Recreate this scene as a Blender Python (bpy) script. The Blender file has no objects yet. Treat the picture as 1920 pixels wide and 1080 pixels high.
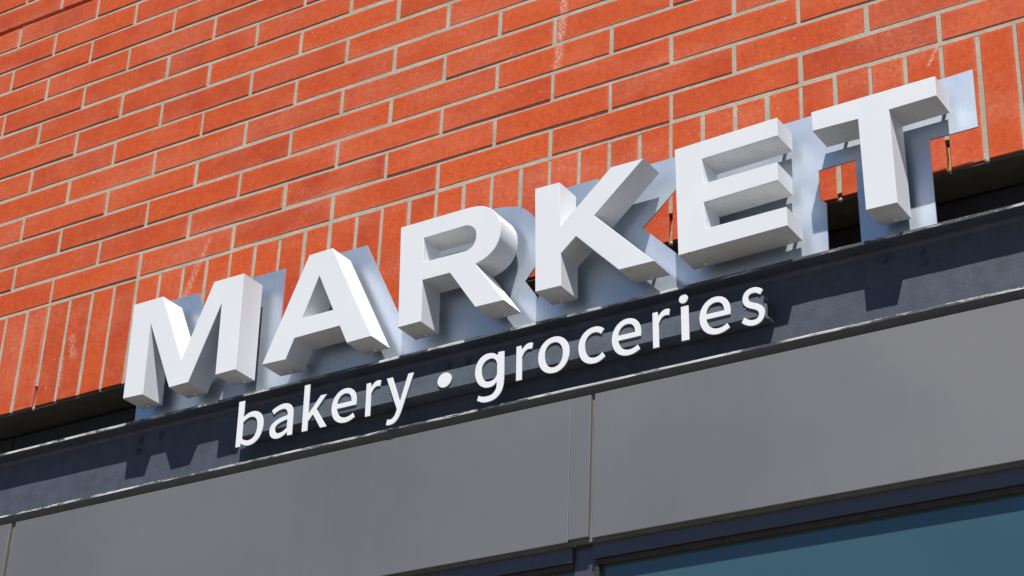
import bpy, bmesh, math, random
from mathutils import Vector, Matrix
from mathutils.geometry import tessellate_polygon, delaunay_2d_cdt

# ------------------------------------------------------------------ camera, sky, sun, exposure
scene = bpy.context.scene
COL = scene.collection
GLYPHS = {
    'b': [[[0.1159,-0.0046,0.0984,-0.0046,0.1593,-0.0046],[0.1985,0.098,0.1985,0.0329,0.1985,0.1569],[0.1229,0.195,0.1719,0.195,0.1015,0.195],[0.063,0.1684,0.0805,0.1831,0.0635,0.1797],[0.0644,0.2024,0.064,0.1911,0.0644,0.2278],[0.0644,0.2787,0.0644,0.2533,0.0537,0.2787],[0.0322,0.2787,0.043,0.2787,0.0322,0.1858],[0.0322,0.0,0.0322,0.0929,0.0407,0.0],[0.0578,0.0,0.0493,0.0,0.0587,0.0065],[0.0606,0.0196,0.0596,0.0131,0.061,0.0196],[0.062,0.0196,0.0615,0.0196,0.0784,0.0046]],[[0.1106,0.0224,0.1422,0.0224,0.098,0.0224],[0.0644,0.042,0.0809,0.0273,0.0644,0.0754],[0.0644,0.1422,0.0644,0.1088,0.0823,0.159],[0.1148,0.1681,0.0991,0.1681,0.1513,0.1681],[0.1653,0.0977,0.1653,0.1401,0.1653,0.0508]]],
    'a': [[[0.076,-0.0046,0.0441,-0.0046,0.0994,-0.0046],[0.139,0.0228,0.1208,0.0077,0.1394,0.0228],[0.1401,0.0228,0.1397,0.0228,0.141,0.0152],[0.1429,0.0,0.1419,0.0076,0.1516,0.0],[0.1691,0.0,0.1604,0.0,0.1691,0.039],[0.1691,0.1169,0.1691,0.078,0.1691,0.1642],[0.1033,0.195,0.1499,0.195,0.0725,0.195],[0.0287,0.1702,0.0459,0.1814,0.0328,0.1628],[0.041,0.1481,0.0369,0.1555,0.056,0.1583],[0.098,0.1684,0.076,0.1684,0.1292,0.1684],[0.1373,0.1204,0.1373,0.145,0.0564,0.1113],[0.0207,0.0494,0.0207,0.0907,0.0207,0.0151]],[[0.0851,0.0214,0.1033,0.0214,0.0662,0.0214],[0.0515,0.0515,0.0515,0.0298,0.0515,0.076],[0.1373,0.0991,0.0732,0.0917,0.1373,0.0815],[0.1373,0.0462,0.1373,0.0638,0.1187,0.0298]]],
    'k': [[[0.0322,0.0,0.0322,0.0929,0.0427,0.0],[0.0637,0.0,0.0532,0.0,0.0637,0.0167],[0.0637,0.0501,0.0637,0.0334,0.0756,0.064],[0.0994,0.0917,0.0875,0.0778,0.118,0.0612],[0.1551,0.0,0.1366,0.0306,0.1667,0.0],[0.1898,0.0,0.1782,0.0,0.1658,0.0378],[0.118,0.1134,0.1419,0.0756,0.1391,0.139],[0.1814,0.1901,0.1602,0.1646,0.1695,0.1901],[0.1457,0.1901,0.1576,0.1901,0.1188,0.1567],[0.0651,0.09,0.092,0.1234,0.0647,0.09],[0.0637,0.09,0.0642,0.09,0.0637,0.1529],[0.0637,0.2787,0.0637,0.2158,0.0532,0.2787],[0.0322,0.2787,0.0427,0.2787,0.0322,0.1858]]],
    'e': [[[0.1092,-0.0046,0.0585,-0.0046,0.1348,-0.0046],[0.1716,0.0147,0.1551,0.0039,0.1678,0.0218],[0.1604,0.0361,0.1641,0.0289,0.146,0.0266],[0.1127,0.021,0.1313,0.021,0.0767,0.021],[0.0497,0.0875,0.0518,0.0469,0.0924,0.0875],[0.1779,0.0875,0.1352,0.0875,0.1786,0.0924],[0.1793,0.1057,0.1793,0.0987,0.1793,0.16],[0.1033,0.195,0.152,0.195,0.0599,0.195],[0.0182,0.0949,0.0182,0.1569,0.0182,0.0322]],[[0.0494,0.1103,0.0833,0.1103,0.0532,0.1481],[0.104,0.1695,0.077,0.1695,0.1338,0.1695],[0.1513,0.1103,0.1513,0.1488,0.1173,0.1103]]],
    'r': [[[0.0322,0.0,0.0322,0.0634,0.043,0.0],[0.0644,0.0,0.0537,0.0,0.0644,0.0407],[0.0644,0.1222,0.0644,0.0815,0.077,0.1544],[0.112,0.1663,0.0963,0.1663,0.1201,0.1663],[0.1306,0.1632,0.1243,0.1653,0.1326,0.1724],[0.1366,0.1908,0.1346,0.1816,0.1306,0.194],[0.1162,0.195,0.1246,0.195,0.0952,0.195],[0.0623,0.1555,0.0756,0.1796,0.0621,0.1555],[0.0616,0.1555,0.0619,0.1555,0.0606,0.167],[0.0585,0.1901,0.0595,0.1786,0.0497,0.1901],[0.0322,0.1901,0.041,0.1901,0.0322,0.1268]]],
    'y': [[[0.0354,-0.0819,0.0266,-0.0819,0.0732,-0.0819],[0.1064,-0.0161,0.0931,-0.0532,0.1303,0.0526],[0.1779,0.1901,0.1541,0.1214,0.1675,0.1901],[0.1467,0.1901,0.1571,0.1901,0.1353,0.155],[0.1124,0.0847,0.1238,0.1199,0.1075,0.0676],[0.097,0.0308,0.1019,0.0483,0.0964,0.0308],[0.0952,0.0308,0.0958,0.0308,0.0886,0.0487],[0.0763,0.0847,0.0823,0.0679,0.0635,0.1199],[0.0378,0.1901,0.0507,0.155,0.0267,0.1901],[0.0046,0.1901,0.0156,0.1901,0.03,0.1266],[0.0809,-0.0004,0.0554,0.0631,0.0795,-0.0051],[0.0767,-0.0147,0.0781,-0.0099,0.0686,-0.0382],[0.034,-0.0557,0.0553,-0.0557,0.0287,-0.0557],[0.0193,-0.0525,0.0231,-0.0539,0.0172,-0.061],[0.013,-0.0781,0.0151,-0.0696,0.0189,-0.0805]]],
    'o': [[[0.1061,-0.0046,0.0595,-0.0046,0.1527,-0.0046],[0.194,0.0949,0.194,0.0319,0.194,0.1583],[0.1061,0.195,0.1527,0.195,0.0595,0.195],[0.0182,0.0949,0.0182,0.1583,0.0182,0.0319]],[[0.1061,0.0221,0.139,0.0221,0.0732,0.0221],[0.0511,0.0949,0.0511,0.0511,0.0511,0.1387],[0.1061,0.1681,0.0732,0.1681,0.139,0.1681],[0.1614,0.0949,0.1614,0.1387,0.1614,0.0511]]],
    'c': [[[0.1071,-0.0046,0.0567,-0.0046,0.1299,-0.0046],[0.1688,0.0193,0.1516,0.0046,0.1641,0.0265],[0.1548,0.041,0.1594,0.0337,0.1429,0.0305],[0.1099,0.0221,0.1275,0.0221,0.0749,0.0221],[0.0511,0.0949,0.0511,0.0511,0.0511,0.1387],[0.111,0.1681,0.0763,0.1681,0.1257,0.1681],[0.1488,0.1516,0.138,0.1614,0.1542,0.1586],[0.1649,0.1726,0.1595,0.1656,0.1516,0.1845],[0.1096,0.195,0.1345,0.195,0.0606,0.195],[0.0182,0.0949,0.0182,0.1583,0.0182,0.0319]]],
    'i': [[[0.0322,0.0,0.0322,0.0634,0.043,0.0],[0.0644,0.0,0.0537,0.0,0.0644,0.0634],[0.0644,0.1901,0.0644,0.1268,0.0537,0.1901],[0.0322,0.1901,0.043,0.1901,0.0322,0.1268]],[[0.0483,0.2293,0.0357,0.2293,0.0609,0.2293],[0.0697,0.2507,0.0697,0.2377,0.0697,0.263],[0.0483,0.2714,0.0609,0.2714,0.0357,0.2714],[0.0273,0.2507,0.0273,0.263,0.0273,0.2377]]],
    's': [[[0.0819,-0.0046,0.055,-0.0046,0.1268,-0.0046],[0.1509,0.0518,0.1509,0.021,0.1509,0.0879],[0.0931,0.1096,0.1208,0.0992,0.0718,0.1176],[0.0522,0.1425,0.0522,0.1246,0.0522,0.1576],[0.0875,0.1702,0.0634,0.1702,0.1043,0.1702],[0.1306,0.1534,0.1176,0.1628,0.1357,0.16],[0.146,0.1733,0.1409,0.1667,0.1317,0.1852],[0.0872,0.195,0.1106,0.195,0.0455,0.195],[0.0217,0.1411,0.0217,0.1712,0.0217,0.1085],[0.077,0.0861,0.0504,0.0959,0.098,0.0784],[0.1204,0.0501,0.1204,0.0693,0.1204,0.0336],[0.083,0.0203,0.1082,0.0203,0.0602,0.0203],[0.0266,0.0431,0.0434,0.0294,0.0215,0.0359],[0.0112,0.0217,0.0163,0.0288,0.0291,0.0067]]],
}
G_OUTER = [[1.4616,-0.4986,1],[1.476,-0.4991,1],[1.4779,-0.5452,0],[1.4781,-0.5674,0],[1.4766,-0.5829,0],[1.4705,-0.5958,0],[1.459,-0.6052,0],[1.4438,-0.6088,0],[1.4283,-0.6078,0],[1.4136,-0.601,1],[1.4166,-0.59,1],[1.4241,-0.5936,0],[1.4345,-0.5955,0],[1.4482,-0.5943,0],[1.4564,-0.5881,0],[1.4604,-0.5795,0],[1.4608,-0.5672,1],[1.4539,-0.5733,0],[1.4455,-0.5758,0],[1.4334,-0.575,0],[1.421,-0.5687,0],[1.4117,-0.5579,0],[1.4062,-0.544,0],[1.405,-0.5325,0],[1.4076,-0.5169,0],[1.4156,-0.5042,0],[1.4274,-0.4974,0],[1.4395,-0.4963,0],[1.4501,-0.499,0],[1.4608,-0.5054,1]]
G_INNER = [[1.4597,-0.5252,1],[1.4562,-0.5164,0],[1.449,-0.5108,0],[1.4402,-0.5097,0],[1.4301,-0.5138,0],[1.4228,-0.5235,0],[1.4212,-0.536,0],[1.4242,-0.5495,0],[1.4308,-0.5589,0],[1.4387,-0.5622,0],[1.4482,-0.5618,0],[1.4565,-0.5572,0],[1.4609,-0.5494,1]]
CAM_ROT = [[0.8443492, 0.2177876, 0.4895335], [0.5343576, -0.4091303, -0.7396447], [0.0391975, 0.8861044, -0.4618253]]
CAM_LOC = [3.56205, -3.20699, -2.30951]
LENS = 70.0311

cam_data = bpy.data.cameras.new('camera')
cam_data.sensor_width = 36.0
cam_data.lens = LENS
cam_data.clip_start = 0.05
cam_data.clip_end = 2000.0
cam_ob = bpy.data.objects.new('camera', cam_data)
COL.objects.link(cam_ob)
cam_ob.matrix_world = Matrix.Translation(CAM_LOC) @ Matrix(CAM_ROT).to_4x4()
scene.camera = cam_ob

SUN_TRAVEL = Vector((-0.5185, 1.0, -1.9274)).normalized()
to_sun = -SUN_TRAVEL
world = bpy.data.worlds.new('World')
scene.world = world
world.use_nodes = True
wnt = world.node_tree
sky = wnt.nodes.new('ShaderNodeTexSky')
sky.sky_type = 'NISHITA'
sky.sun_disc = False
sky.sun_elevation = math.asin(to_sun.z)
sky.sun_rotation = math.atan2(to_sun.x, to_sun.y)
sky.altitude = 1500.0
sky.air_density = 0.75
sky.dust_density = 0.0
sky.ozone_density = 6.0
wnt.links.new(sky.outputs[0], wnt.nodes['Background'].inputs[0])
wnt.nodes['Background'].inputs[1].default_value = 0.05

sun_data = bpy.data.lights.new('sun', 'SUN')
sun_data.energy = 5.0
sun_data.angle = math.radians(0.5)
sun_data.color = (1.0, 0.972, 0.925)
sun_ob = bpy.data.objects.new('sun', sun_data)
COL.objects.link(sun_ob)
sun_ob.location = (8, -14, 24)
sun_ob.rotation_euler = SUN_TRAVEL.to_track_quat('-Z', 'Y').to_euler()

scene.render.engine = 'CYCLES'
scene.view_settings.view_transform = 'Standard'
scene.view_settings.look = 'None'
scene.view_settings.gamma = 1.0
scene.view_settings.use_curve_mapping = False
scene.view_settings.exposure = 0.35

# ------------------------------------------------------------------ helpers
random.seed(7)

def link(name, me, mat=None, parent=None):
    o = bpy.data.objects.new(name, me)
    COL.objects.link(o)
    if mat is not None:
        mats = mat if isinstance(mat, (list, tuple)) else [mat]
        if me is not None and len(me.materials) == 0:
            for m in mats:
                me.materials.append(m)
    if parent is not None:
        o.parent = parent
    return o

def empty(name, loc=(0, 0, 0)):
    o = bpy.data.objects.new(name, None)
    COL.objects.link(o)
    o.empty_display_size = 0.05
    o.location = loc
    return o

def tag(o, label=None, cat=None, group=None, kind=None):
    if label: o['label'] = label
    if cat: o['category'] = cat
    if group: o['group'] = group
    if kind: o['kind'] = kind
    return o

def bm_mesh(bm, name):
    me = bpy.data.meshes.new(name)
    bmesh.ops.recalc_face_normals(bm, faces=bm.faces)
    bm.to_mesh(me)
    bm.free()
    return me

def add_box(bm, x0, x1, y0, y1, z0, z1, bevel=0.0, mi=0):
    vs = [bm.verts.new((x, y, z)) for x in (x0, x1) for y in (y0, y1) for z in (z0, z1)]
    idx = [(0, 1, 3, 2), (4, 6, 7, 5), (0, 4, 5, 1), (2, 3, 7, 6), (0, 2, 6, 4), (1, 5, 7, 3)]
    fs = [bm.faces.new([vs[i] for i in f]) for f in idx]
    for f in fs: f.material_index = mi
    if bevel > 0:
        es = set(e for f in fs for e in f.edges)
        bmesh.ops.bevel(bm, geom=list(es), offset=bevel, segments=1, affect='EDGES', profile=0.5)
    return fs

def box_obj(name, x0, x1, y0, y1, z0, z1, mat, parent=None, bevel=0.0):
    bm = bmesh.new()
    add_box(bm, x0, x1, y0, y1, z0, z1, bevel)
    return link(name, bm_mesh(bm, name), mat, parent)

def catmull(points, n=5):
    """closed loop of (x, z, corner) -> smooth outline, corners kept sharp"""
    out = []
    N = len(points)
    for i in range(N):
        p1, p2 = points[i], points[(i + 1) % N]
        p0 = points[i - 1] if not p1[2] else (2*p1[0]-p2[0], 2*p1[1]-p2[1], 0)
        p3 = points[(i + 2) % N] if not p2[2] else (2*p2[0]-p1[0], 2*p2[1]-p1[1], 0)
        out.append((p1[0], p1[1]))
        if p1[2] and p2[2]:
            continue
        for k in range(1, n):
            t = k / n
            c = []
            for a in (0, 1):
                c.append(0.5*(2*p1[a] + (p2[a]-p0[a])*t + (2*p0[a]-5*p1[a]+4*p2[a]-p3[a])*t*t + (3*p1[a]-p0[a]-3*p2[a]+p3[a])*t**3))
            out.append(tuple(c))
    return out

def bezier_loop(sp, n=7):
    out = []
    N = len(sp)
    for i in range(N):
        a, b = sp[i], sp[(i + 1) % N]
        p0, p1, p2, p3 = (a[0], a[1]), (a[4], a[5]), (b[2], b[3]), (b[0], b[1])
        flat = abs((p3[0]-p0[0])*(p1[1]-p0[1]) - (p3[1]-p0[1])*(p1[0]-p0[0])) < 2e-5 and \
            abs((p3[0]-p0[0])*(p2[1]-p0[1]) - (p3[1]-p0[1])*(p2[0]-p0[0])) < 2e-5
        m = 1 if flat else n
        for k in range(m):
            t = k / m
            u = 1 - t
            out.append(tuple(u**3*p0[j] + 3*u*u*t*p1[j] + 3*u*t*t*p2[j] + t**3*p3[j] for j in (0, 1)))
    return out

def area(l):
    return 0.5*sum(l[i-1][0]*l[i][1] - l[i][0]*l[i-1][1] for i in range(len(l)))

def clean(l, eps=1e-5):
    r = []
    for p in l:
        if not r or (abs(p[0]-r[-1][0]) + abs(p[1]-r[-1][1])) > eps:
            r.append(p)
    if (abs(r[0][0]-r[-1][0]) + abs(r[0][1]-r[-1][1])) <= eps:
        r.pop()
    return r

def fatten(loop, d):
    """move a counter-clockwise loop outward by d (clockwise loops move inward, into the hole)"""
    loop = clean(loop)
    out = []
    N = len(loop)
    for i in range(N):
        a, b, c = Vector(loop[i-1]), Vector(loop[i]), Vector(loop[(i+1) % N])
        n1 = (b-a).normalized(); n2 = (c-b).normalized()
        n1 = Vector((n1.y, -n1.x)); n2 = Vector((n2.y, -n2.x))
        m = n1 + n2
        m = m / max(0.5, 1 + n1.dot(n2))
        out.append((b.x + m.x*d, b.y + m.y*d))
    return out

def extrude_loops(bm, loops, y0, y1, cap_front=True, cap_back=True, sides=True, mi=0, smooth=False):
    """loops in (x, z); first is the outer one; solid from y0 (front) to y1"""
    flat = [p for l in loops for p in l]
    tris = tessellate_polygon([[Vector((p[0], p[1], 0)) for p in l] for l in loops])
    F = [bm.verts.new((p[0], y0, p[1])) for p in flat]
    K = [bm.verts.new((p[0], y1, p[1])) for p in flat]
    if cap_front:
        for t in tris:
            try: bm.faces.new([F[i] for i in t]).material_index = mi
            except ValueError: pass
    if cap_back:
        for t in tris:
            try: bm.faces.new([K[i] for i in reversed(t)]).material_index = mi
            except ValueError: pass
    if sides:
        o = 0
        for l in loops:
            n = len(l)
            for i in range(n):
                j = (i + 1) % n
                f = bm.faces.new((F[o+i], F[o+j], K[o+j], K[o+i]))
                f.material_index = mi
                f.smooth = smooth
            o += n
    loose = [v for v in bm.verts if not v.link_faces]
    bmesh.ops.delete(bm, geom=loose, context='VERTS')

def add_cyl(bm, c, r, y0, y1, n=16, r1=None):
    r1 = r if r1 is None else r1
    a = [bm.verts.new((c[0]+r*math.cos(2*math.pi*i/n), y0, c[1]+r*math.sin(2*math.pi*i/n))) for i in range(n)]
    b = [bm.verts.new((c[0]+r1*math.cos(2*math.pi*i/n), y1, c[1]+r1*math.sin(2*math.pi*i/n))) for i in range(n)]
    bm.faces.new(a); bm.faces.new(list(reversed(b)))
    for i in range(n):
        j = (i+1) % n
        bm.faces.new((a[i], b[i], b[j], a[j]))

# ------------------------------------------------------------------ materials
class NT:
    def __init__(s, name):
        s.m = bpy.data.materials.new(name)
        s.m.use_nodes = True
        s.t = s.m.node_tree
        s.b = s.t.nodes['Principled BSDF']
        s._pos = None
    def n(s, kind, **kw):
        nd = s.t.nodes.new(kind)
        for k, v in kw.items(): setattr(nd, k, v)
        return nd
    def l(s, a, b): s.t.links.new(a, b)
    def pos(s):
        if s._pos is None: s._pos = s.n('ShaderNodeNewGeometry').outputs['Position']
        return s._pos
    def noise(s, scale, detail=3, rough=0.55, stretch=None, offset=(0, 0, 0)):
        v = s.pos()
        if stretch or any(offset):
            mp = s.n('ShaderNodeMapping')
            mp.inputs['Scale'].default_value = stretch or (1, 1, 1)
            mp.inputs['Location'].default_value = offset
            s.l(v, mp.inputs['Vector']); v = mp.outputs[0]
        nz = s.n('ShaderNodeTexNoise')
        nz.inputs['Scale'].default_value = scale
        nz.inputs['Detail'].default_value = detail
        nz.inputs['Roughness'].default_value = rough
        s.l(v, nz.inputs['Vector'])
        return nz.outputs['Fac']
    def ramp(s, src, *stops):
        r = s.n('ShaderNodeValToRGB')
        el = r.color_ramp.elements
        while len(el) < len(stops): el.new(0.5)
        for e, (p, c) in zip(el, stops):
            e.position = p
            e.color = (*c, 1) if isinstance(c, (tuple, list)) else (c, c, c, 1)
        s.l(src, r.inputs['Fac'])
        return r.outputs['Color']
    def mix(s, fac, a, b, blend='MIX'):
        x = s.n('ShaderNodeMix', data_type='RGBA', blend_type=blend)
        for i, v in ((0, fac), (6, a), (7, b)):
            if isinstance(v, (int, float)): x.inputs[i].default_value = v
            elif isinstance(v, (tuple, list)): x.inputs[i].default_value = (*v, 1)
            else: s.l(v, x.inputs[i])
        return x.outputs[2]
    def math(s, op, a, b=0.0):
        x = s.n('ShaderNodeMath', operation=op)
        for i, v in ((0, a), (1, b)):
            if isinstance(v, (int, float)): x.inputs[i].default_value = v
            else: s.l(v, x.inputs[i])
        return x.outputs[0]
    def bump(s, h, strength=0.3, dist=0.001):
        b = s.n('ShaderNodeBump')
        b.inputs['Strength'].default_value = strength
        b.inputs['Distance'].default_value = dist
        s.l(h, b.inputs['Height'])
        s.l(b.outputs[0], s.b.inputs['Normal'])
    def set(s, **kw):
        for k, v in kw.items():
            i = s.b.inputs[k]
            if isinstance(v, (int, float)): i.default_value = v
            elif isinstance(v, (tuple, list)): i.default_value = (*v, 1)
            else: s.l(v, i)
        return s.m

STAINS = [(1.555, 0.47, 1.534, 0.222, 0.014, 0.85), (0.535, 0.065, 0.472, -0.105, 0.013, 0.6), (2.434, -0.004, 2.411, -0.048, 0.006, 0.9),
          (0.104, -0.11, 0.116, -0.185, 0.017, 0.5), (0.075, -0.16, 0.085, -0.26, 0.012, 0.45)]

def mat_brick():
    s = NT('brick_clay')
    info = s.n('ShaderNodeObjectInfo')
    rnd = info.outputs['Random']
    base = s.ramp(rnd, (0.0, (0.45, 0.053, 0.014)), (0.18, (0.53, 0.068, 0.016)), (0.5, (0.61, 0.090, 0.018)), (0.8, (0.55, 0.076, 0.017)), (1.0, (0.47, 0.064, 0.020)))
    big = s.noise(9, 4, 0.6)
    base = s.mix(s.ramp(big, (0.35, 0.0), (0.75, 1.0)), base, (0.66, 0.115, 0.026))
    med = s.noise(75, 5, 0.75)
    base = s.mix(s.ramp(med, (0.34, 0.55), (0.55, 0.0)), base, (0.36, 0.040, 0.014))
    base = s.mix(s.ramp(s.noise(48, 5, 0.8, offset=(1, 4, 2)), (0.55, 0.0), (0.75, 0.55)), base, (0.66, 0.17, 0.075))
    fine = s.noise(420, 3, 0.7)
    base = s.mix(s.ramp(fine, (0.36, 0.55), (0.52, 0.0)), base, (0.30, 0.035, 0.014))
    # pale bloom along the arrises and in clouds
    tc = s.n('ShaderNodeTexCoord')
    sep = s.n('ShaderNodeSeparateXYZ')
    s.l(tc.outputs['Object'], sep.inputs[0])
    at = s.n('ShaderNodeAttribute', attribute_type='OBJECT', attribute_name='half')
    sep2 = s.n('ShaderNodeSeparateXYZ')
    s.l(at.outputs['Vector'], sep2.inputs[0])
    dx = s.math('SUBTRACT', sep2.outputs[0], s.math('ABSOLUTE', sep.outputs[0]))
    dz = s.math('SUBTRACT', sep2.outputs[2], s.math('ABSOLUTE', sep.outputs[2]))
    d = s.math('MINIMUM', dx, dz)
    wob = s.math('MULTIPLY', s.math('SUBTRACT', s.noise(60, 4, 0.65), 0.5), 0.016)
    edge = s.ramp(s.math('ADD', d, wob), (0.0, 0.85), (0.0035, 0.30), (0.012, 0.0))
    hz = s.noise(3.6, 4, 0.6, stretch=(1, 1, 2.2))
    haze = s.ramp(hz, (0.46, 0.0), (0.72, 0.40))
    sp = s.noise(240, 2, 0.8)
    haze = s.math('MULTIPLY', haze, s.ramp(s.noise(95, 5, 0.85), (0.40, 0.1), (0.62, 1.25)))
    per = s.ramp(s.math('FRACT', s.math('MULTIPLY', rnd, 17.3)), (0.45, 0.15), (1.0, 1.0))
    edge = s.math('MULTIPLY', edge, s.ramp(s.noise(130, 4, 0.85), (0.35, 0.25), (0.6, 1.2)))
    edge = s.math('MULTIPLY', edge, s.math('MULTIPLY', s.ramp(s.noise(2.3, 2), (0.38, 0.25), (0.62, 1.0)), per))
    f = s.math('MINIMUM', s.math('ADD', haze, s.math('MULTIPLY', edge, 0.6)), 0.7)
    col = s.mix(f, base, (0.62, 0.27, 0.19))
    # lime specks and thin runs
    run = s.noise(34, 2, 0.5, stretch=(9, 1, 0.16))
    col = s.mix(s.math('MULTIPLY', s.ramp(run, (0.735, 0.0), (0.76, 0.55)), s.ramp(s.noise(2.2, 2, offset=(3, 0, 1)), (0.5, 0.0), (0.6, 1.0))), col, (0.68, 0.45, 0.36))
    # three old lime stains running down the wall and two splashes on the soldier course
    ps = s.n('ShaderNodeSeparateXYZ')
    s.l(s.pos(), ps.inputs[0])
    grain = s.ramp(s.noise(160, 4, 0.85), (0.46, 0.0), (0.58, 1.0))
    for (xa, za, xb, zb, wd, amt) in STAINS:
        k = (xb - xa)/(zb - za)
        wob2 = s.math('MULTIPLY', s.math('SUBTRACT', s.noise(30, 3, 0.6), 0.5), wd*1.6)
        line = s.math('ADD', s.math('MULTIPLY', s.math('SUBTRACT', ps.outputs[2], za), k), xa)
        dd = s.math('ABSOLUTE', s.math('ADD', s.math('SUBTRACT', ps.outputs[0], line), wob2))
        m1 = s.ramp(s.math('DIVIDE', dd, wd), (0.35, 1.0), (1.0, 0.0))
        lo, hi = min(za, zb), max(za, zb)
        m2 = s.ramp(s.math('DIVIDE', s.math('ABSOLUTE', s.math('SUBTRACT', ps.outputs[2], (lo+hi)/2)), (hi-lo)/2), (0.85, 1.0), (1.0, 0.0))
        m = s.math('MULTIPLY', s.math('MULTIPLY', m1, m2), s.math('MULTIPLY', grain, amt))
        col = s.mix(m, col, (0.70, 0.48, 0.40))
    spk = s.noise(150, 1, 0.4, offset=(7, 0, 2))
    col = s.mix(s.ramp(spk, (0.755, 0.0), (0.79, 0.8)), col, (0.7, 0.5, 0.4))
    pit = s.noise(190, 1, 0.4, offset=(2, 5, 9))
    col = s.mix(s.ramp(pit, (0.775, 0.0), (0.80, 0.8)), col, (0.10, 0.03, 0.02))
    s.bump(s.noise(330, 5, 0.7), 0.35, 0.0008)
    return s.set(**{'Base Color': col, 'Roughness': 0.85, 'Specular IOR Level': 0.25})

def mat_mortar():
    s = NT('mortar_sand')
    c = s.ramp(s.noise(14, 6, 0.7), (0.3, (0.38, 0.345, 0.27)), (0.7, (0.54, 0.50, 0.41)))
    c = s.mix(s.ramp(s.noise(420, 2, 0.7), (0.33, 0.7), (0.45, 0.0)), c, (0.17, 0.13, 0.09))
    s.bump(s.noise(380, 4, 0.75), 0.8, 0.0016)
    return s.set(**{'Base Color': c, 'Roughness': 0.95, 'Specular IOR Level': 0.1})

def mat_white(name='sign_white_enamel', dirt=True):
    s = NT(name)
    col = (0.76, 0.775, 0.80)
    if dirt:
        c = s.ramp(s.noise(7, 4, 0.6), (0.35, (0.69, 0.71, 0.74)), (0.65, (0.72, 0.74, 0.77)))
        st = s.noise(20, 3, 0.6, stretch=(5, 5, 0.5))
        c = s.mix(s.ramp(st, (0.62, 0.0), (0.9, 0.08)), c, (0.55, 0.54, 0.50))
        # grime on the faces that look down
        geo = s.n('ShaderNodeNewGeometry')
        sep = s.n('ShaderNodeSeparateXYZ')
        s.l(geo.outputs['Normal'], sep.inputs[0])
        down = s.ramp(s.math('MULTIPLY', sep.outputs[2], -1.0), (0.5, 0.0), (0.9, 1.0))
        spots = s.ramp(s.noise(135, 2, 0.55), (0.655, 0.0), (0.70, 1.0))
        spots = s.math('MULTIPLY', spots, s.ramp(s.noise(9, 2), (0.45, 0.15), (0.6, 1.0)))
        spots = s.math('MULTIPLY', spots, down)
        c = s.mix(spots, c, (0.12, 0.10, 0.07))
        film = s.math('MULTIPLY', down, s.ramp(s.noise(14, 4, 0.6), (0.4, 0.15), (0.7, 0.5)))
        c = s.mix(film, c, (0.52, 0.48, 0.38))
        col = c
    s.bump(s.noise(14, 2, 0.5), 0.04, 0.001)
    return s.set(**{'Base Color': col, 'Roughness': 0.55, 'Specular IOR Level': 0.1})

def mat_plate():
    s = NT('brushed_aluminium')
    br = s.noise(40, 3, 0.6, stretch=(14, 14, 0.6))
    c = s.ramp(br, (0.3, (0.70, 0.78, 0.88)), (0.7, (0.78, 0.86, 0.95)))  # blue of the reflected sky is tinted into the bare metal colour
    r = s.ramp(s.noise(5, 3, 0.6), (0.3, 0.43), (0.7, 0.51))
    s.bump(s.noise(3.2, 2, 0.5), 0.25, 0.01)
    return s.set(**{'Base Color': c, 'Metallic': 0.94, 'Roughness': r})

def mat_steel(name, base, worn=False):
    s = NT(name)
    c = s.ramp(s.noise(26, 4, 0.65), (0.35, tuple(v*0.85 for v in base)), (0.65, tuple(v*1.12 for v in base)))
    st = s.noise(30, 3, 0.6, stretch=(4, 4, 0.35))
    c = s.mix(s.ramp(st, (0.6, 0.0), (0.85, 0.35)), c, tuple(min(1, v*1.7) for v in base))
    dust = s.noise(170, 2, 0.7)
    c = s.mix(s.ramp(dust, (0.68, 0.0), (0.76, 0.5)), c, (0.30, 0.29, 0.27))
    if worn:
        w = s.noise(9, 6, 0.8, stretch=(1, 6, 6))
        big = s.ramp(s.noise(2.3, 3, 0.6), (0.36, 0.06), (0.66, -0.0))
        k = s.ramp(s.math('SUBTRACT', w, big), (0.43, 0.0), (0.50, 1.0))
        c = s.mix(k, c, (0.58, 0.56, 0.52))
        w2 = s.noise(34, 3, 0.7, offset=(4, 0, 0))
        c = s.mix(s.ramp(w2, (0.70, 0.0), (0.73, 0.9)), c, (0.35, 0.17, 0.05))
    s.bump(s.noise(150, 3, 0.6), 0.35, 0.0012)
    return s.set(**{'Base Color': c, 'Roughness': 0.5, 'Specular IOR Level': 0.4})

def mat_panel(name, base):
    s = NT(name)
    c = s.ramp(s.noise(2.2, 4, 0.6), (0.3, tuple(v*0.93 for v in base)), (0.7, tuple(v*1.06 for v in base)))
    st = s.noise(11, 3, 0.6, stretch=(5, 5, 0.3))
    c = s.mix(s.ramp(st, (0.45, 0.0), (0.85, 0.14)), c, tuple(v*1.2 for v in base))
    c = s.mix(s.ramp(s.noise(210, 1, 0.5), (0.77, 0.0), (0.80, 0.5)), c, (0.4, 0.4, 0.4))
    s.bump(s.noise(1.6, 2, 0.5), 0.35, 0.02)
    return s.set(**{'Base Color': c, 'Metallic': 0.6, 'Roughness': s.ramp(s.noise(1.3, 3, 0.6), (0.3, 0.36), (0.7, 0.50))})

def mat_plain(name, col, rough=0.6, metal=0.0, spec=0.3, nscale=30):
    s = NT(name)
    c = s.ramp(s.noise(nscale, 4, 0.6), (0.3, tuple(v*0.82 for v in col)), (0.7, tuple(min(1, v*1.15) for v in col)))
    return s.set(**{'Base Color': c, 'Roughness': rough, 'Metallic': metal, 'Specular IOR Level': spec})

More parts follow.
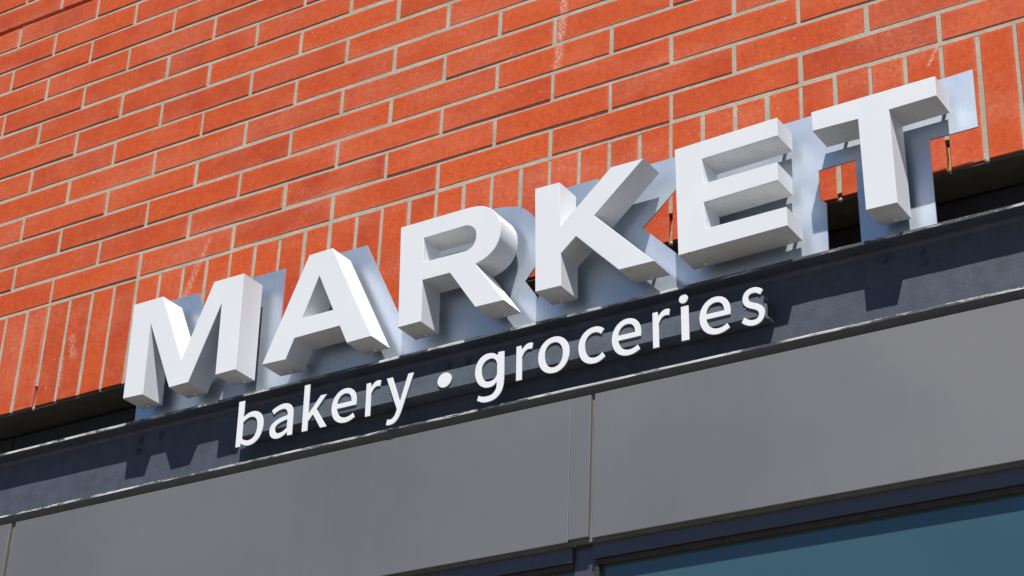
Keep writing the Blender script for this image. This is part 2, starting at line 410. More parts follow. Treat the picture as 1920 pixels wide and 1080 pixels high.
def mat_glass():
    s = NT('tinted_glazing')
    c = s.ramp(s.noise(3, 3, 0.5), (0.3, (0.036, 0.088, 0.118)), (0.7, (0.044, 0.100, 0.127)))
    c = s.mix(s.ramp(s.noise(160, 2, 0.6), (0.72, 0.0), (0.78, 0.25)), c, (0.2, 0.25, 0.27))
    return s.set(**{'Base Color': c, 'Roughness': 0.12, 'Specular IOR Level': 0.5, 'Coat Weight': 1.0, 'Coat IOR': 1.9, 'Coat Roughness': 0.03})

def mat_ground():
    s = NT('concrete_paving')
    c = s.ramp(s.noise(1.1, 6, 0.65), (0.3, (0.11, 0.10, 0.088)), (0.7, (0.16, 0.15, 0.13)))
    return s.set(**{'Base Color': c, 'Roughness': 0.9})

BRICK, MORTAR = mat_brick(), mat_mortar()
WHITE, WHITE_SMALL = mat_white(), mat_white('letter_white_enamel', False)
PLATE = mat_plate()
STEEL = mat_steel('charcoal_painted_steel', (0.072, 0.081, 0.108))
STEEL_EDGE = mat_steel('worn_charcoal_edge', (0.075, 0.078, 0.085), True)
RAIL = mat_steel('slate_painted_rail', (0.098, 0.116, 0.146))
PANEL = mat_panel('grey_metallic_panel', (0.305, 0.296, 0.292))
PANEL_STRIP = mat_panel('grey_metallic_strip', (0.296, 0.286, 0.280))
FRAME = mat_panel('shaded_window_frame', (0.125, 0.128, 0.15))  # panel grey, darkened and blued in the colour to deepen its shade
DARK = mat_plain('dark_recess_panel', (0.042, 0.043, 0.047), 0.5)
LINTEL = mat_plain('lintel_paint', (0.10, 0.092, 0.072), 0.7)
GASKET = mat_plain('bronze_bead', (0.05, 0.045, 0.035), 0.45)
VOID = mat_plain('cavity_dark', (0.012, 0.010, 0.010), 0.9)
GLASS = mat_glass()
PIN = mat_plain('stainless_pin', (0.45, 0.46, 0.48), 0.35, 0.7)
ROPE = mat_plain('cotton_wick', (0.42, 0.30, 0.17), 0.95, 0, 0.1, 300)
GROUND = mat_ground()
BACK = mat_plain('darkened_mill_back', (0.10, 0.11, 0.12), 0.6, 0.3)  # raw metal, toned dark to deepen the shade between letters and plate

# ------------------------------------------------------------------ setting
L, H, J = 0.305, 0.0753, 0.0092
GROUND_Z = -3.9

bm = bmesh.new()
v = [bm.verts.new(p) for p in ((-300, -300, GROUND_Z), (300, -300, GROUND_Z), (300, 300, GROUND_Z), (-300, 300, GROUND_Z))]
bm.faces.new(v)
tag(link('ground', bm_mesh(bm, 'ground'), GROUND), kind='structure')

# ---- brick wall
wall = empty('brick_wall', (0, 0, -0.293))
tag(wall, 'orange red brick wall with an upright soldier course along its bottom edge', 'wall')
OFF = Vector((0, 0, 0.293))

def brick_mesh(name, lx, lz, dy, seed):
    r = random.Random(seed)
    j = lambda a: r.uniform(-a, a)
    c = 0.0017
    hx, hz = lx/2, lz/2
    bm = bmesh.new()
    corners = [(-1, -1), (1, -1), (1, 1), (-1, 1)]
    jit = [(j(0.0007), j(0.0007), j(0.0006)) for _ in corners]
    # front face is split into several cells along its length so the arris wavers
    nx = 4 if lx > lz else 1
    nz = 1 if lx > lz else 4
    ring = []
    for i in range(nx): ring.append((-1 + 2*i/nx, -1))
    for i in range(nz): ring.append((1, -1 + 2*i/nz))
    for i in range(nx): ring.append((1 - 2*i/nx, 1))
    for i in range(nz): ring.append((-1, 1 - 2*i/nz))
    tilt = (j(0.0006), j(0.0004))
    F, S, K = [], [], []
    for (u, w) in ring:
        a, b = j(0.00055), j(0.00055)
        y = tilt[0]*u + tilt[1]*w
        F.append(bm.verts.new((u*(hx-c)+a, y, w*(hz-c)+b)))
        S.append(bm.verts.new((u*hx+a*0.8, y+c*0.8, w*hz+b*0.8)))
        K.append(bm.verts.new((u*hx, dy, w*hz)))
    bm.faces.new(F)
    n = len(ring)
    for i in range(n):
        k = (i+1) % n
        bm.faces.new((F[i], S[i], S[k], F[k]))
        bm.faces.new((S[i], K[i], K[k], S[k]))
    bmesh.ops.recalc_face_normals(bm, faces=bm.faces)
    for f in bm.faces:
        if abs(f.normal.y) < 0.01 and False: f.smooth = True
    me = bpy.data.meshes.new(name)
    bm.to_mesh(me); bm.free()
    me.materials.append(BRICK)
    return me

STR = [brick_mesh('brick', L - J, H - J, 0.09, 10+i) for i in range(10)]
SOL = [brick_mesh('brick', L/4 - J, 0.288 - 0.0, 0.09, 50+i) for i in range(8)]
X0, X1, NROW = -0.92, 3.05, 16
rb = random.Random(3)
def put_brick(me, x, z, hx, hz):
    o = bpy.data.objects.new('brick', me)
    COL.objects.link(o)
    o.parent = wall
    z += 0.004 if z > 13*H else 0.0
    o.location = Vector((x + rb.uniform(-0.0008, 0.0008), rb.uniform(-0.0012, 0.0012), z + rb.uniform(-0.0006, 0.0006))) + OFF
    o['half'] = (hx, 0.0, hz)
    return o
for n in range(1, NROW+1):
    off = 0.0 if n % 2 == 1 else 0.5
    k0 = math.floor(X0/L - off)
    for k in range(k0, int(X1/L)+1):
        xc = (k + off + 0.5)*L
        if xc - L/2 > X1 or xc + L/2 < X0: continue
        # far right, high up: outside any plausible view, keep the count sensible
        if n > 8 and xc > 2.5: continue
        put_brick(rb.choice(STR), xc, (n - 0.5)*H, (L-J)/2, (H-J)/2)
for k in range(int(math.floor(X0/(L/4))), int(X1/(L/4))+1):
    xc = (k + 0.5)*L/4
    put_brick(rb.choice(SOL), xc, -0.149, (L/4-J)/2, 0.144)

# mortar, raked back a little from the brick faces
bm = bmesh.new()
ym = 0.0018
ztop = NROW*H
zg = 13*H
add_box(bm, X0, X1, ym, 0.05, -0.0065, zg - 0.0062)
add_box(bm, X0, X1, ym, 0.05, zg + 0.0095, ztop)
WEEPS = {-8: 0.062, 0: 0.058, 8: 0.06, 16: 0.06, 24: 0.066, 29: 0.010, 32: 0.066}
for k in range(int(math.floor(X0/(L/4))), int(X1/(L/4))+2):
    x = k*L/4
    zb = -0.2915 + WEEPS.get(k, 0.0) + random.uniform(-0.001, 0.001)
    add_box(bm, x-0.0068, x+0.0068, ym + random.uniform(-0.0006, 0.0008), 0.05, zb, -0.0070)
# a scrap of mortar left in the open bed joint
add_box(bm, -0.305, -0.262, ym, 0.05, zg - 0.0072, zg - 0.0015, 0.0012)
link('mortar', bm_mesh(bm, 'mortar'), MORTAR, wall).location = OFF
link('cavity_backing', None if False else (lambda b: (add_box(b, X0, X1, 0.086, 0.10, -0.29, ztop), bm_mesh(b, 'cavity_backing'))[1])(bmesh.new()), VOID, wall).location = OFF

# cotton wicks and mortar drips at the weep joints
def drip(x, z, r, name='mortar_drip', m=MORTAR):
    b = bmesh.new()
    bmesh.ops.create_icosphere(b, subdivisions=2, radius=r)
    rr = random.Random(int(x*1e4))
    for vv in b.verts:
        vv.co *= 1 + rr.uniform(-0.25, 0.25)
        vv.co.z *= 1.25
    for ff in b.faces: ff.smooth = True
    o = link(name, bm_mesh(b, name), m, wall)
    o.location = Vector((x, 0.006, z)) + OFF
for k, hgt in WEEPS.items():
    x = k*L/4
    if hgt > 0.02:
        b = bmesh.new()
        segs = 7
        prev = None
        rr = random.Random(k+40)
        rings = []
        for i in range(segs+1):
            t = i/segs
            cx = x - 0.0008 + 0.0022*math.sin(2.4*t + k)
            cz = -0.2975 + t*(hgt*0.86)
            cy = 0.006 + 0.004*t
            rad = 0.0030 + 0.0006*rr.random()
            rings.append([b.verts.new((cx+rad*math.cos(a*math.pi/3), cy+rad*math.sin(a*math.pi/3), cz)) for a in range(6)])
        for i in range(segs):
            for a in range(6):
                b.faces.new((rings[i][a], rings[i][(a+1) % 6], rings[i+1][(a+1) % 6], rings[i+1][a]))
        b.faces.new(rings[0]); b.faces.new(rings[-1])
        link('weep_wick', bm_mesh(b, 'weep_wick'), ROPE, wall).location = OFF
    drip(x, -0.2965, 0.0042)
for x, z, r in ((-0.0762*1, -0.2945, 0.003), (0.0762*33, -0.2945, 0.005), (0.0762*34, -0.296, 0.0035), (0.0762*34.0+0.02, -0.2955, 0.004), (0.0762*3, -0.2943, 0.004), (0.0762*1, -0.2943, 0.003)):
    drip(x, z, r)

# ---- lintel under the soldier course and the dark recess behind the beam
lt = empty('steel_lintel', (1.0, 0.05, -0.30))
tag(lt, 'dark painted steel lintel plate carrying the underside of the soldier bricks', 'lintel')
o = box_obj('plate', X0, X1, 0.0045, 0.115, -0.2995, -0.2935, LINTEL, lt, 0.0008); o.location = (-1.0, -0.05, 0.30)
o = box_obj('seal', X0, X1, 0.103, 0.1065, -0.3045, -0.2999, VOID, lt); o.location = (-1.0, -0.05, 0.30)

rc = empty('recess_cladding', (1.0, 0.11, -0.46))
tag(rc, 'black cladding panels deep in the gap between brick wall and steel beam', 'cladding')
for a, b_ in ((X0, -0.1715), (-0.1675, 1.372), (1.376, X1)):
    o = box_obj('panel', a, b_, 0.107, 0.118, -0.66, -0.3005, DARK, rc, 0.001); o.location = (-1.0, -0.11, 0.46)
o = box_obj('backing', X0, X1, 0.1185, 0.13, -0.66, -0.3005, VOID, rc); o.location = (-1.0, -0.11, 0.46)

# ---- steel channel beam
YW, YFL = -0.0247, -0.0634
beam = empty('steel_channel_beam', (1.0, -0.02, -0.62))
tag(beam, 'charcoal painted steel channel beam with chipped flange edges below the big white letters', 'beam')
BO = Vector((-1.0, 0.02, 0.62))
def flange(name, z0, z1):
    bm = bmesh.new()
    add_box(bm, X0, X1, YFL, YW + 0.006, z0, z1)
    es = [e for e in bm.edges if all(abs(vv.co.y - YFL) < 1e-6 for vv in e.verts) and abs(e.verts[0].co.x - e.verts[1].co.x) > 1]
    r = bmesh.ops.bevel(bm, geom=es, offset=0.0016, segments=2, affect='EDGES', profile=0.5)
    bm.faces.ensure_lookup_table()
    for f in bm.faces:
        c = f.calc_center_median()
        if c.y < YFL + 0.0014 and c.z > z0 + 0.0012: f.material_index = 1
    # fine cuts along the length so the worn edge wavers
    for x in [X0 + i*0.05 for i in range(1, int((X1-X0)/0.05))]:
        bmesh.ops.bisect_plane(bm, geom=bm.verts[:]+bm.edges[:]+bm.faces[:], plane_co=(x, 0, 0), plane_no=(1, 0, 0))
    rr = random.Random(5)
    for vv in bm.verts:
        if vv.co.y < YFL + 0.003:
            vv.co.y += rr.uniform(-0.0004, 0.0004)
            vv.co.z += rr.uniform(-0.0004, 0.0004)
    o = link(name, bm_mesh(bm, name), [STEEL, STEEL_EDGE], beam); o.location = BO
flange('top_flange', -0.4502, -0.4425)
flange('bottom_flange', -0.6205, -0.6135)
o = box_obj('web', X0, X1, YW, YW + 0.007, -0.6133, -0.4504, STEEL, beam); o.location = BO
for nm, zc, sgn in (('fillet', -0.4504, -1), ('fillet', -0.6133, 1)):
    bm = bmesh.new()
    pr = [(YW, zc), (YW - 0.0085, zc)] + [(YW - 0.0085 + 0.0085*math.sin(t*math.pi/10), zc + sgn*0.0085*(1-math.cos(t*math.pi/10))) for t in range(1, 5)] + [(YW, zc + sgn*0.0085)]
    a = [bm.verts.new((X0, p[0], p[1])) for p in pr]; b_ = [bm.verts.new((X1, p[0], p[1])) for p in pr]
    for i in range(1, len(pr)-1):
        f = bm.faces.new((a[i], a[i+1], b_[i+1], b_[i])); f.smooth = True
    o = link(nm, bm_mesh(bm, nm), STEEL, beam); o.location = BO
def hexbolt():
    bm = bmesh.new()
    add_cyl(bm, (0, 0), 0.0085, -0.0015, 0.0, 20)
    add_cyl(bm, (0, 0), 0.0066, -0.0065, -0.0016, 6, 0.0066)
    add_cyl(bm, (0, 0), 0.0035, -0.0085, -0.0066, 10)
    me = bm_mesh(bm, 'bolt'); me.materials.append(STEEL)
    return me
BOLT = hexbolt()
for x, z in ((0.417, -0.4775), (0.4787, -0.4785), (0.4126, -0.505), (2.3073, -0.4722), (2.3833, -0.4718), (2.3867, -0.4985), (1.299, -0.476), (1.3509, -0.4755)):
    o = bpy.data.objects.new('bolt', BOLT); COL.objects.link(o); o.parent = beam
    o.location = Vector((x, YW, z)) + BO

# ---- grey panels under the beam
ZP0, ZP1, YPN = -0.945, -0.637, -0.060
fascia = empty('metal_fascia', (1.0, -0.05, ZP0))
tag(fascia, 'plain grey metal fascia of wide panels with dark vertical gaps below the steel beam', 'fascia')
def slab(name, x0, x1, mat, y=YPN, z0=ZP0, z1=ZP1, label=None):
    bm = bmesh.new()
    add_box(bm, 0, x1-x0, 0, 0.009, 0, z1-z0, 0.0009)
    o = link(name, bm_mesh(bm, name), mat, fascia)
    o.location = (x0 - 1.0, y + 0.05, z0 - ZP0)
    if label: o['label'] = label
slab('panel', X0, 0.058, PANEL)
slab('panel', 0.0745, 1.6352, PANEL)
slab('cover_strip', 1.6356, 1.6815, PANEL_STRIP, YPN+0.0003, -0.9405, ZP1, 'narrow darker grey strip left of the vertical gap')
slab('panel', 1.6905, X1, PANEL)
o = box_obj('backing_sheet', X0, X1, -0.0500, -0.0405, -0.9485, -0.6372, mat_plain('gap_sheet', (0.17, 0.16, 0.145), 0.6), fascia); o.location = (-1.0, 0.05, -ZP0)

# ---- windows
YF, YG = -0.040, -0.020
mu = empty('window_mullion', (1.658, -0.03, -1.6))
tag(mu, 'grey window post in shade at the bottom edge between the two blue windows', 'mullion')
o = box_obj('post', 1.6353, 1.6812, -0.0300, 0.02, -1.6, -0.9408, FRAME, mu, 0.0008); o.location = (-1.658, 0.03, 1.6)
def window(label, x0, x1, zt, proud):
    w = empty('window', ((x0+x1)/2, YG, -1.6))
    tag(w, label, 'window', 'windows under the grey panels')
    off = Vector((-(x0+x1)/2, -YG, 1.6))
    def part(name, bmx, m):
        o = link(name, bm_mesh(bmx, name), m, w); o.location = off; return o
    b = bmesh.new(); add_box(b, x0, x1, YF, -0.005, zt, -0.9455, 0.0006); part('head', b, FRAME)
    b = bmesh.new(); add_box(b, x0 + 0.011, x1, YF + 0.006, -0.006, zt - 0.0105, zt - 0.0003, 0.0015); part('glazing_bead', b, GASKET)
    b = bmesh.new(); add_box(b, x0 + 0.0003, x0 + 0.0105, YF + 0.006, -0.006, -1.6, zt - 0.0003, 0.0015); part('glazing_bead', b, GASKET)
    b = bmesh.new(); add_box(b, x0 + 0.0108, x1, YG, YG + 0.006, -1.6, zt - 0.0108); part('pane', b, GLASS)
    b = bmesh.new(); add_box(b, x0, x1, 0.0, 0.05, -1.6, -0.95); part('backing', b, VOID)
    for loop in proud:
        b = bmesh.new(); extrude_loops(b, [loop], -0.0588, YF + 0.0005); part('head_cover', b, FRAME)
window('large blue tinted window at the bottom right corner under the grey panel', 1.6815, X1, -0.9795,
       [])
window('small sliver of blue tinted window left of the grey cover strip at the bottom edge', X0, 1.6350, -0.9795,
       [])

# ------------------------------------------------------------------ sign: aluminium backing
YB0, YB1 = -0.0200, -0.0165
R_BOWL = [(1.3807, -0.1045), (1.425, -0.1095), (1.4553, -0.1180), (1.4763, -0.1288), (1.4920, -0.1430), (1.5041, -0.1599), (1.5150, -0.1800), (1.5205, -0.2020), (1.5225, -0.2240), (1.5205, -0.2480), (1.5165, -0.2660), (1.509, -0.2836)]
PLATES = [
    [(.3755, -.1085), (.541, -.1085), (.596, -.227), (.643, -.1085), (.8075, -.1085), (.814, -.456), (.384, -.456)],
    [(.924, -.1085), (1.0465, -.1085), (1.227, -.456), (.778, -.456)],
    [(1.165, -.1055)] + R_BOWL + [(1.4853, -.3114), (1.5898, -.456), (1.175, -.456)],
    [(1.5165, -.105), (1.664, -.105), (1.667, -.163), (1.730, -.105), (1.941, -.105), (1.7746, -.2566), (1.972, -.456), (1.525, -.456)],
    [(1.855, -.105), (2.1768, -.0985), (2.1768, -.30), (2.191, -.31), (2.192, -.456), (1.862, -.456)],
    [(2.160, -.1085), (2.5086, -.0966), (2.5100, -.2289), (2.4113, -.2295), (2.4165, -.456), (2.262, -.456), (2.2558, -.230), (2.163, -.232)],
]
vs, fcs = [], []
for pl in PLATES:
    if area(pl) < 0: pl = pl[::-1]
    fcs.append(list(range(len(vs), len(vs)+len(pl))))
    vs += [Vector(p) for p in pl]
ov, oe, of, *_ = delaunay_2d_cdt(vs, [], fcs, 1, 1e-5)
bm = bmesh.new()
V = [bm.verts.new((p.x, YB0, p.y)) for p in ov]
def inside(p, poly):
    c = False
    for i in range(len(poly)):
        a, b = poly[i-1], poly[i]
        if (a[1] > p[1]) != (b[1] > p[1]) and p[0] < (b[0]-a[0])*(p[1]-a[1])/(b[1]-a[1]) + a[0]:
            c = not c
    return c
for t in of:
    q = [sum(ov[i][k] for i in t)/len(t) for k in (0, 1)]
    if any(inside(q, pl) for pl in PLATES):      # leaves the openings between K and its neighbours
        bm.faces.new([V[i] for i in t])
bmesh.ops.delete(bm, geom=[v_ for v_ in bm.verts if not v_.link_faces], context='VERTS')
bmesh.ops.dissolve_limit(bm, angle_limit=0.001, verts=bm.verts, edges=bm.edges)
r = bmesh.ops.extrude_face_region(bm, geom=bm.faces[:])
for e in r['geom']:
    if isinstance(e, bmesh.types.BMVert): e.co.y = YB1
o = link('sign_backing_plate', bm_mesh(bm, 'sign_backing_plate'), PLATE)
for vv in o.data.vertices: vv.co.z += 0.456
o.location = (0, 0, -0.456)
tag(o, 'brushed aluminium plate cut to the outline of the big letters behind them', 'sign plate')

# ------------------------------------------------------------------ sign: big letters
YF0, YK0 = -0.1115, -0.0426
R_OUT = [(1.2095, -0.1501, 1), (1.3700, -0.1489, 1), (1.4010, -0.1496, 0), (1.4251, -0.1537, 0), (1.4440, -0.1635, 0), (1.4600, -0.1780, 0), (1.4725, -0.1985, 0), (1.4770, -0.2200, 0), (1.4755, -0.2440, 0), (1.4690, -0.2620, 0), (1.4590, -0.2750, 0), (1.4420, -0.2865, 0), (1.4170, -0.2950, 1), (1.4945, -0.4005, 1), (1.4218, -0.3999, 1), (1.3506, -0.2999, 1), (1.2783, -0.2997, 1), (1.2822, -0.4009, 1), (1.2213, -0.4017, 1)]
R_IN = [(1.2749, -0.1944, 1), (1.3740, -0.1925, 1), (1.3890, -0.1930, 0), (1.4020, -0.1995, 0), (1.4110, -0.2100, 0), (1.4140, -0.2240, 0), (1.4118, -0.2385, 0), (1.4040, -0.2495, 0), (1.3910, -0.2550, 0), (1.3770, -0.2555, 1), (1.2774, -0.2551, 1)]
BIG = {
    'M': ([[(.4196, -.1540), (.5117, -.1534), (.5973, -.3401), (.6706, -.1530), (.7609, -.1531), (.7687, -.4028), (.7084, -.4038), (.7025, -.2173), (.6273, -.4048), (.5694, -.4061), (.4825, -.2169), (.4885, -.4065), (.4260, -.4044)]], [(.452, -.34), (.738, -.34)]),
    'A': ([[(.9532, -.1540), (1.0192, -.1526), (1.1515, -.4060), (1.0836, -.4074), (1.0598, -.3597), (.9330, -.3614), (.9133, -.4102), (.8457, -.4085)], [(.9883, -.2158), (1.0368, -.3145), (.9505, -.3152)]], [(.89, -.375), (1.105, -.375)]),
    'R': ([catmull(R_OUT), catmull(R_IN)], [(1.248, -.34), (1.445, -.37)]),
    'K': ([[(1.5609, -.1488), (1.6219, -.1495), (1.6282, -.2575), (1.7477, -.1490), (1.8263, -.1495), (1.7103, -.2550), (1.8533, -.3987), (1.7711, -.3983), (1.6672, -.2930), (1.6311, -.3252), (1.6340, -.4012), (1.5713, -.4004)]], [(1.60, -.34), (1.805, -.38)]),
    'E': ([[(1.8989, -.1504), (2.1309, -.1430), (2.1318, -.1858), (1.9618, -.1911), (1.9655, -.2498), (2.1284, -.2468), (2.1297, -.2881), (1.9652, -.2939), (1.9698, -.3549), (2.1458, -.3531), (2.1475, -.3957), (1.9078, -.4005)]], [(2.1069, -.165), (2.1244, -.375), (1.935, -.375)]),
    'T': ([[(2.2047, -.1538), (2.4638, -.1510), (2.4646, -.1959), (2.3676, -.1980), (2.3738, -.4069), (2.3101, -.4059), (2.3028, -.1995), (2.2067, -.1980)]], [(2.2416, -.175), (2.4482, -.172), (2.342, -.36)]),
}
BIG_LABEL = {
    'M': 'big white three-dimensional letter M, leftmost of the MARKET sign',
    'A': 'big white three-dimensional letter A, second in the MARKET sign',
    'R': 'big white three-dimensional letter R above the small white dot',
    'K': 'big white three-dimensional letter K between big letters R and E',
    'E': 'big white three-dimensional letter E with three arms, second from the right',
    'T': 'big white three-dimensional letter T, rightmost of the MARKET sign',
}
PLUGS = {'M': [(.455, -.4055), (.60, -.4055), (.745, -.4035)], 'A': [(.885, -.4095), (1.118, -.4068)], 'R': [(1.255, -.4013), (1.46, -.4003)], 'K': [(1.60, -.4008), (1.815, -.3985)], 'E': [(1.94, -.3999), (2.125, -.3961)], 'T': [(2.345, -.4065)]}
def drop_edges(me):
    return me
for ch, (loops, pins) in BIG.items():
    loops = [clean(l) for l in loops]
    loops = [l if (area(l) > 0) == (i == 0) else l[::-1] for i, l in enumerate(loops)]
    cx = sum(p[0] for p in loops[0])/len(loops[0])
    root = empty('sign_letter', (cx, -0.077, -0.405))
    tag(root, BIG_LABEL[ch], 'letter', 'big letters of the MARKET sign')
    off = Vector((-cx, 0.077, 0.405))
    ins = [fatten(l, -0.0009) for l in loops]
    # face sheet with a fine rounded rim
    bm = bmesh.new()
    extrude_loops(bm, ins, YF0, YF0 + 0.003, True, False, False)
    n0 = 0
    for l, li in zip(loops, ins):
        a = [bm.verts.new((p[0], YF0, p[1])) for p in li]
        b = [bm.verts.new((p[0], YF0 + 0.0009, p[1])) for p in l]
        for i in range(len(l)):
            j = (i+1) % len(l)
            bm.faces.new((a[i], a[j], b[j], b[i]))
    bmesh.ops.remove_doubles(bm, verts=bm.verts, dist=1e-6)
    o = link('face', bm_mesh(bm, 'face'), WHITE, root); o.location = off
    # return (the folded sides) with its back sheet
    bm = bmesh.new()
    extrude_loops(bm, loops, YF0 + 0.0009, YK0, False, False, True, 0, False)
    bmesh.ops.remove_doubles(bm, verts=bm.verts, dist=1e-6)
    for f in bm.faces:
        if f.calc_area() < 0.069*0.012 and abs(f.normal.y) < 0.1: f.smooth = True
    for e in bm.edges:
        if len(e.link_faces) == 2 and e.calc_face_angle(0) > 0.6: e.smooth = False
    o = link('return', bm_mesh(bm, 'return'), WHITE, root); o.location = off
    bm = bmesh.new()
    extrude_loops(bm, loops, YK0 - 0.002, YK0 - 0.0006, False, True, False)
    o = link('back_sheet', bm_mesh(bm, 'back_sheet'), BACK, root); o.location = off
    for p in pins:
        bm = bmesh.new(); add_cyl(bm, p, 0.0042, YK0 + 0.0002, YB0 - 0.0002, 14)
        o = link('standoff', bm_mesh(bm, 'standoff'), PIN, root); o.location = off
    for (x, z) in PLUGS[ch]:
        b = bmesh.new()
        bmesh.ops.create_uvsphere(b, u_segments=12, v_segments=6, radius=0.0042)
        for vv in b.verts: vv.co.z *= 0.75
        for ff in b.faces: ff.smooth = True
        o = link('drain_plug', bm_mesh(b, 'drain_plug'), WHITE, root)
        o.location = Vector((x, YK0 - 0.010, z - 0.0012)) + off

# ------------------------------------------------------------------ sign: rail and small letters
YR = -0.0712
rail = empty('letter_rail', (1.41, YR, -0.5545))
tag(rail, 'slate grey metal rail fixed across the beam behind the small white letters', 'rail')
off = Vector((-1.41, -YR, 0.5545))
bm = bmesh.new()
xr0, xr1 = 0.7600, 2.0735
zr0, zr1 = -0.5545, -0.5120
# open ended box section
t = 0.0022
prof_o = [(YR, zr0), (YR + 0.041, zr0), (YR + 0.041, zr1), (YR, zr1)]
prof_i = [(YR + t, zr0 + t), (YR + 0.041 - t, zr0 + t), (YR + 0.041 - t, zr1 - t), (YR + t, zr1 - t)]
ro = [[bm.verts.new((x, p[0], p[1])) for p in prof_o] for x in (xr0, xr1)]
ri = [[bm.verts.new((x, p[0], p[1])) for p in prof_i] for x in (xr0, xr1)]
for i in range(4):
    j = (i+1) % 4
    bm.faces.new((ro[0][i], ro[0][j], ro[1][j], ro[1][i]))
    bm.faces.new((ri[0][i], ri[1][i], ri[1][j], ri[0][j]))
    bm.faces.new((ro[0][i], ri[0][i], ri[0][j], ro[0][j]))
    bm.faces.new((ro[1][i], ro[1][j], ri[1][j], ri[1][i]))
o = link('tube', bm_mesh(bm, 'tube'), RAIL, rail); o.location = off
for x in (0.80, 1.12, 1.42, 1.74, 2.04):
    bm = bmesh.new(); add_cyl(bm, (x, -0.533), 0.006, YR + 0.0412, YW - 0.0003, 12)
    o = link('bracket', bm_mesh(bm, 'bracket'), STEEL, rail); o.location = off
bm = bmesh.new(); add_box(bm, xr1 - 0.006, xr1 + 0.0008, YR + 0.010, YR + 0.017, zr0 - 0.0006, zr0 + 0.030, 0.0005)
o = link('end_clip', bm_mesh(bm, 'end_clip'), PIN, rail); o.location = off
bm = bmesh.new(); add_cyl(bm, (xr1 + 0.001, zr0 + 0.002), 0.0016, YR + 0.0175, YW - 0.0003, 8)
o = link('end_pin', bm_mesh(bm, 'end_pin'), PIN, rail); o.location = off

YL0, YL1 = -0.0746, -0.0724
XH = 0.0775
SMALL = [
    ('b', .7600, .8362, 'small white letter b at the left end of the small lettering'),
    ('a', .8557, .9205, 'small white letter a, second in the word bakery'),
    ('k', .9480, 1.0160, 'small white letter k with a tall straight stem'),
    ('e', 1.0277, 1.0953, 'small white letter e in the word bakery'),
    ('r', 1.1208, 1.1600, 'small white letter r in the word bakery'),
    ('y', 1.1747, 1.2465, 'small white letter y ending the word bakery'),
    ('g', 0, 0, 'small white letter g right of the white dot'),
    ('r', 1.5075, 1.5482, 'small white letter r between small letters g and o'),
    ('o', 1.5609, 1.6363, 'small white round letter o in the word groceries'),
    ('c', 1.6575, 1.7205, 'small white open letter c in the word groceries'),
    ('e', 1.7361, 1.8039, 'small white letter e between small letters c and r'),
    ('r', 1.8305, 1.8702, 'small white letter r left of the dotted letter i'),
    ('i', 0, 0, 'small white letter i with its dot held on a long pin'),
    ('e', 1.9353, 2.0038, 'small white letter e between small letters i and s'),
    ('s', 2.0265, 2.0767, 'small white letter s at the right end of the small lettering'),
]
def base_z(x): return -0.5798 + (x - 0.76)*0.0066
def put_small(name, label, loops_list, pins, cat='letter'):
    xs = [p[0] for loops in loops_list for p in loops[0]]
    cx = (min(xs) + max(xs))/2
    cz = base_z(cx)
    root = empty(name, (cx, YL1, cz))
    tag(root, label, cat, 'small letters of the lower sign line')
    off = Vector((-cx, -YL1, -cz))
    for loops in loops_list:
        loops = [clean(l) for l in loops]
        loops = [l if (area(l) > 0) == (i == 0) else l[::-1] for i, l in enumerate(loops)]
        ins = [fatten(l, -0.00035) for l in loops]
        bm = bmesh.new()
        extrude_loops(bm, ins, YL0, YL1, True, False, False)
        for l, li in zip(loops, ins):
            a = [bm.verts.new((p[0], YL0, p[1])) for p in li]
            b = [bm.verts.new((p[0], YL0 + 0.0004, p[1])) for p in l]
            for i in range(len(l)):
                j = (i+1) % len(l)
                bm.faces.new((a[i], a[j], b[j], b[i]))
        extrude_loops(bm, loops, YL0 + 0.0004, YL1, False, True, True)
        bmesh.ops.remove_doubles(bm, verts=bm.verts, dist=1e-6)
        o = link('stroke', bm_mesh(bm, 'stroke'), WHITE_SMALL, root); o.location = off
    for (x, z, y1) in pins:
        bm = bmesh.new(); add_cyl(bm, (x, z), 0.0021, YL1 + 0.0001, y1, 10)
        o = link('pin', bm_mesh(bm, 'pin'), PIN, root); o.location = off
SHEAR = -0.028
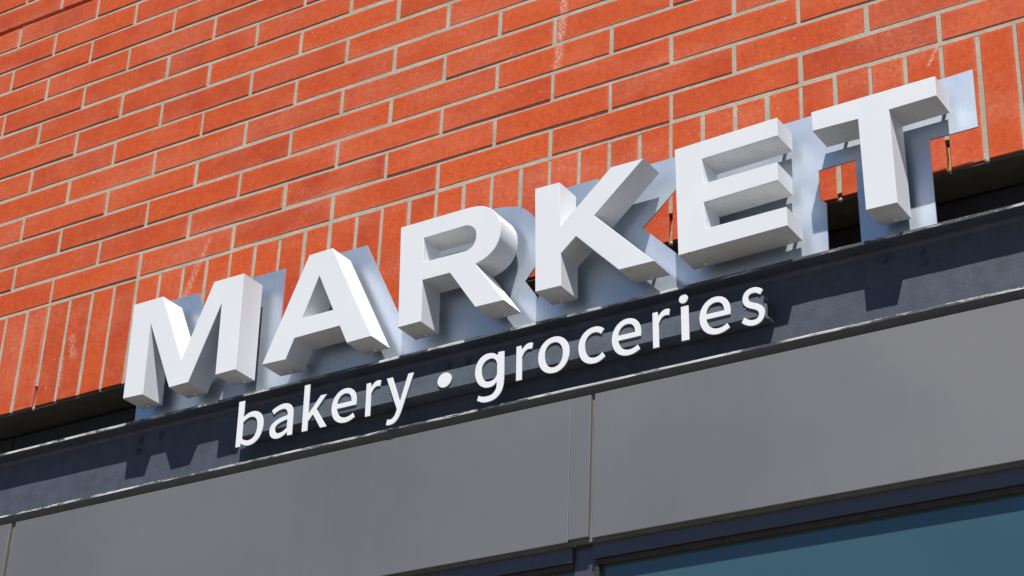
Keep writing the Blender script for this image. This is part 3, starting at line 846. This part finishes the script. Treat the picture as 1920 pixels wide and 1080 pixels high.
for ch, xa, xb, label in SMALL:
    if ch == 'g':
        put_small('small_letter', label, [[catmull(G_OUTER), catmull(G_INNER)]], [(1.4655, -0.535, YR - 0.0001), (1.4135, -0.535, YR - 0.0001)])
        continue
    if ch == 'i':
        zb = base_z(1.9)
        stem = [(1.8938, zb + XH*0.985), (1.8958, zb), (1.9128, zb), (1.9106, zb + XH*0.985)]
        dot = [(1.8994 + 0.0100*math.cos(a*math.pi/16), -0.4790 + 0.0100*math.sin(a*math.pi/16)) for a in range(32)]
        put_small('small_letter', label, [[stem], [dot]], [(1.9000, -0.4795, YW - 0.0002), (1.9035, -0.535, YR - 0.0001)])
        continue
    sp = GLYPHS[ch]
    loops = [clean(bezier_loop(s_)) for s_ in sp]
    loops = sorted(loops, key=lambda l: -abs(area(l)))
    loops = [l if (area(l) > 0) == (i == 0) else l[::-1] for i, l in enumerate(loops)]
    loops = [fatten(l, 0.0026) for l in loops]
    x0 = min(p[0] for p in loops[0]); x1 = max(p[0] for p in loops[0])
    sx_ = (xb - xa)/(x1 - x0)
    sz_ = XH/0.1905
    zb = base_z((xa+xb)/2)
    W = []
    for l in loops:
        q = []
        for (px, pz) in l:
            z = pz*sz_
            if pz > 0.2: z = XH*1.05 + (pz - 0.2)*sz_*0.93
            q.append((xa + (px - x0)*sx_ + SHEAR*(z - XH/2), zb + z))
        W.append(q)
    put_small('small_letter', label, [W], [((xa+xb)/2*0.0 + xa + 0.008, -0.533, YR - 0.0001)])
dot = [(1.3271 + 0.0178*math.cos(a*math.pi/20), -0.5346 + 0.0172*math.sin(a*math.pi/20)) for a in range(40)]
put_small('sign_dot', 'round white dot between the words bakery and groceries', [[dot]], [(1.3271, -0.5346, YR - 0.0001)], 'dot')

# ------------------------------------------------------------------ scale the storefront about the camera, out from the wall
# The storefront (beam, fascia, windows, sign) above is scaled as one group about the camera position;
# the steelwork stands 80 mm clear of the brick face, so its shadows fall into the recess below the bricks.
CAM_SCALE = 0.9812
CAM_SHIFT = Vector((0.06697, -0.06029, -0.04342))  # offset that keeps the camera position fixed under the scale
for o in list(COL.objects):
    if o.parent is None and o.type in {'EMPTY', 'MESH'} and o.name not in {'ground', 'brick_wall', 'steel_lintel', 'recess_cladding'}:
        o.location = o.location*CAM_SCALE + CAM_SHIFT
        o.scale = (CAM_SCALE, CAM_SCALE, CAM_SCALE)
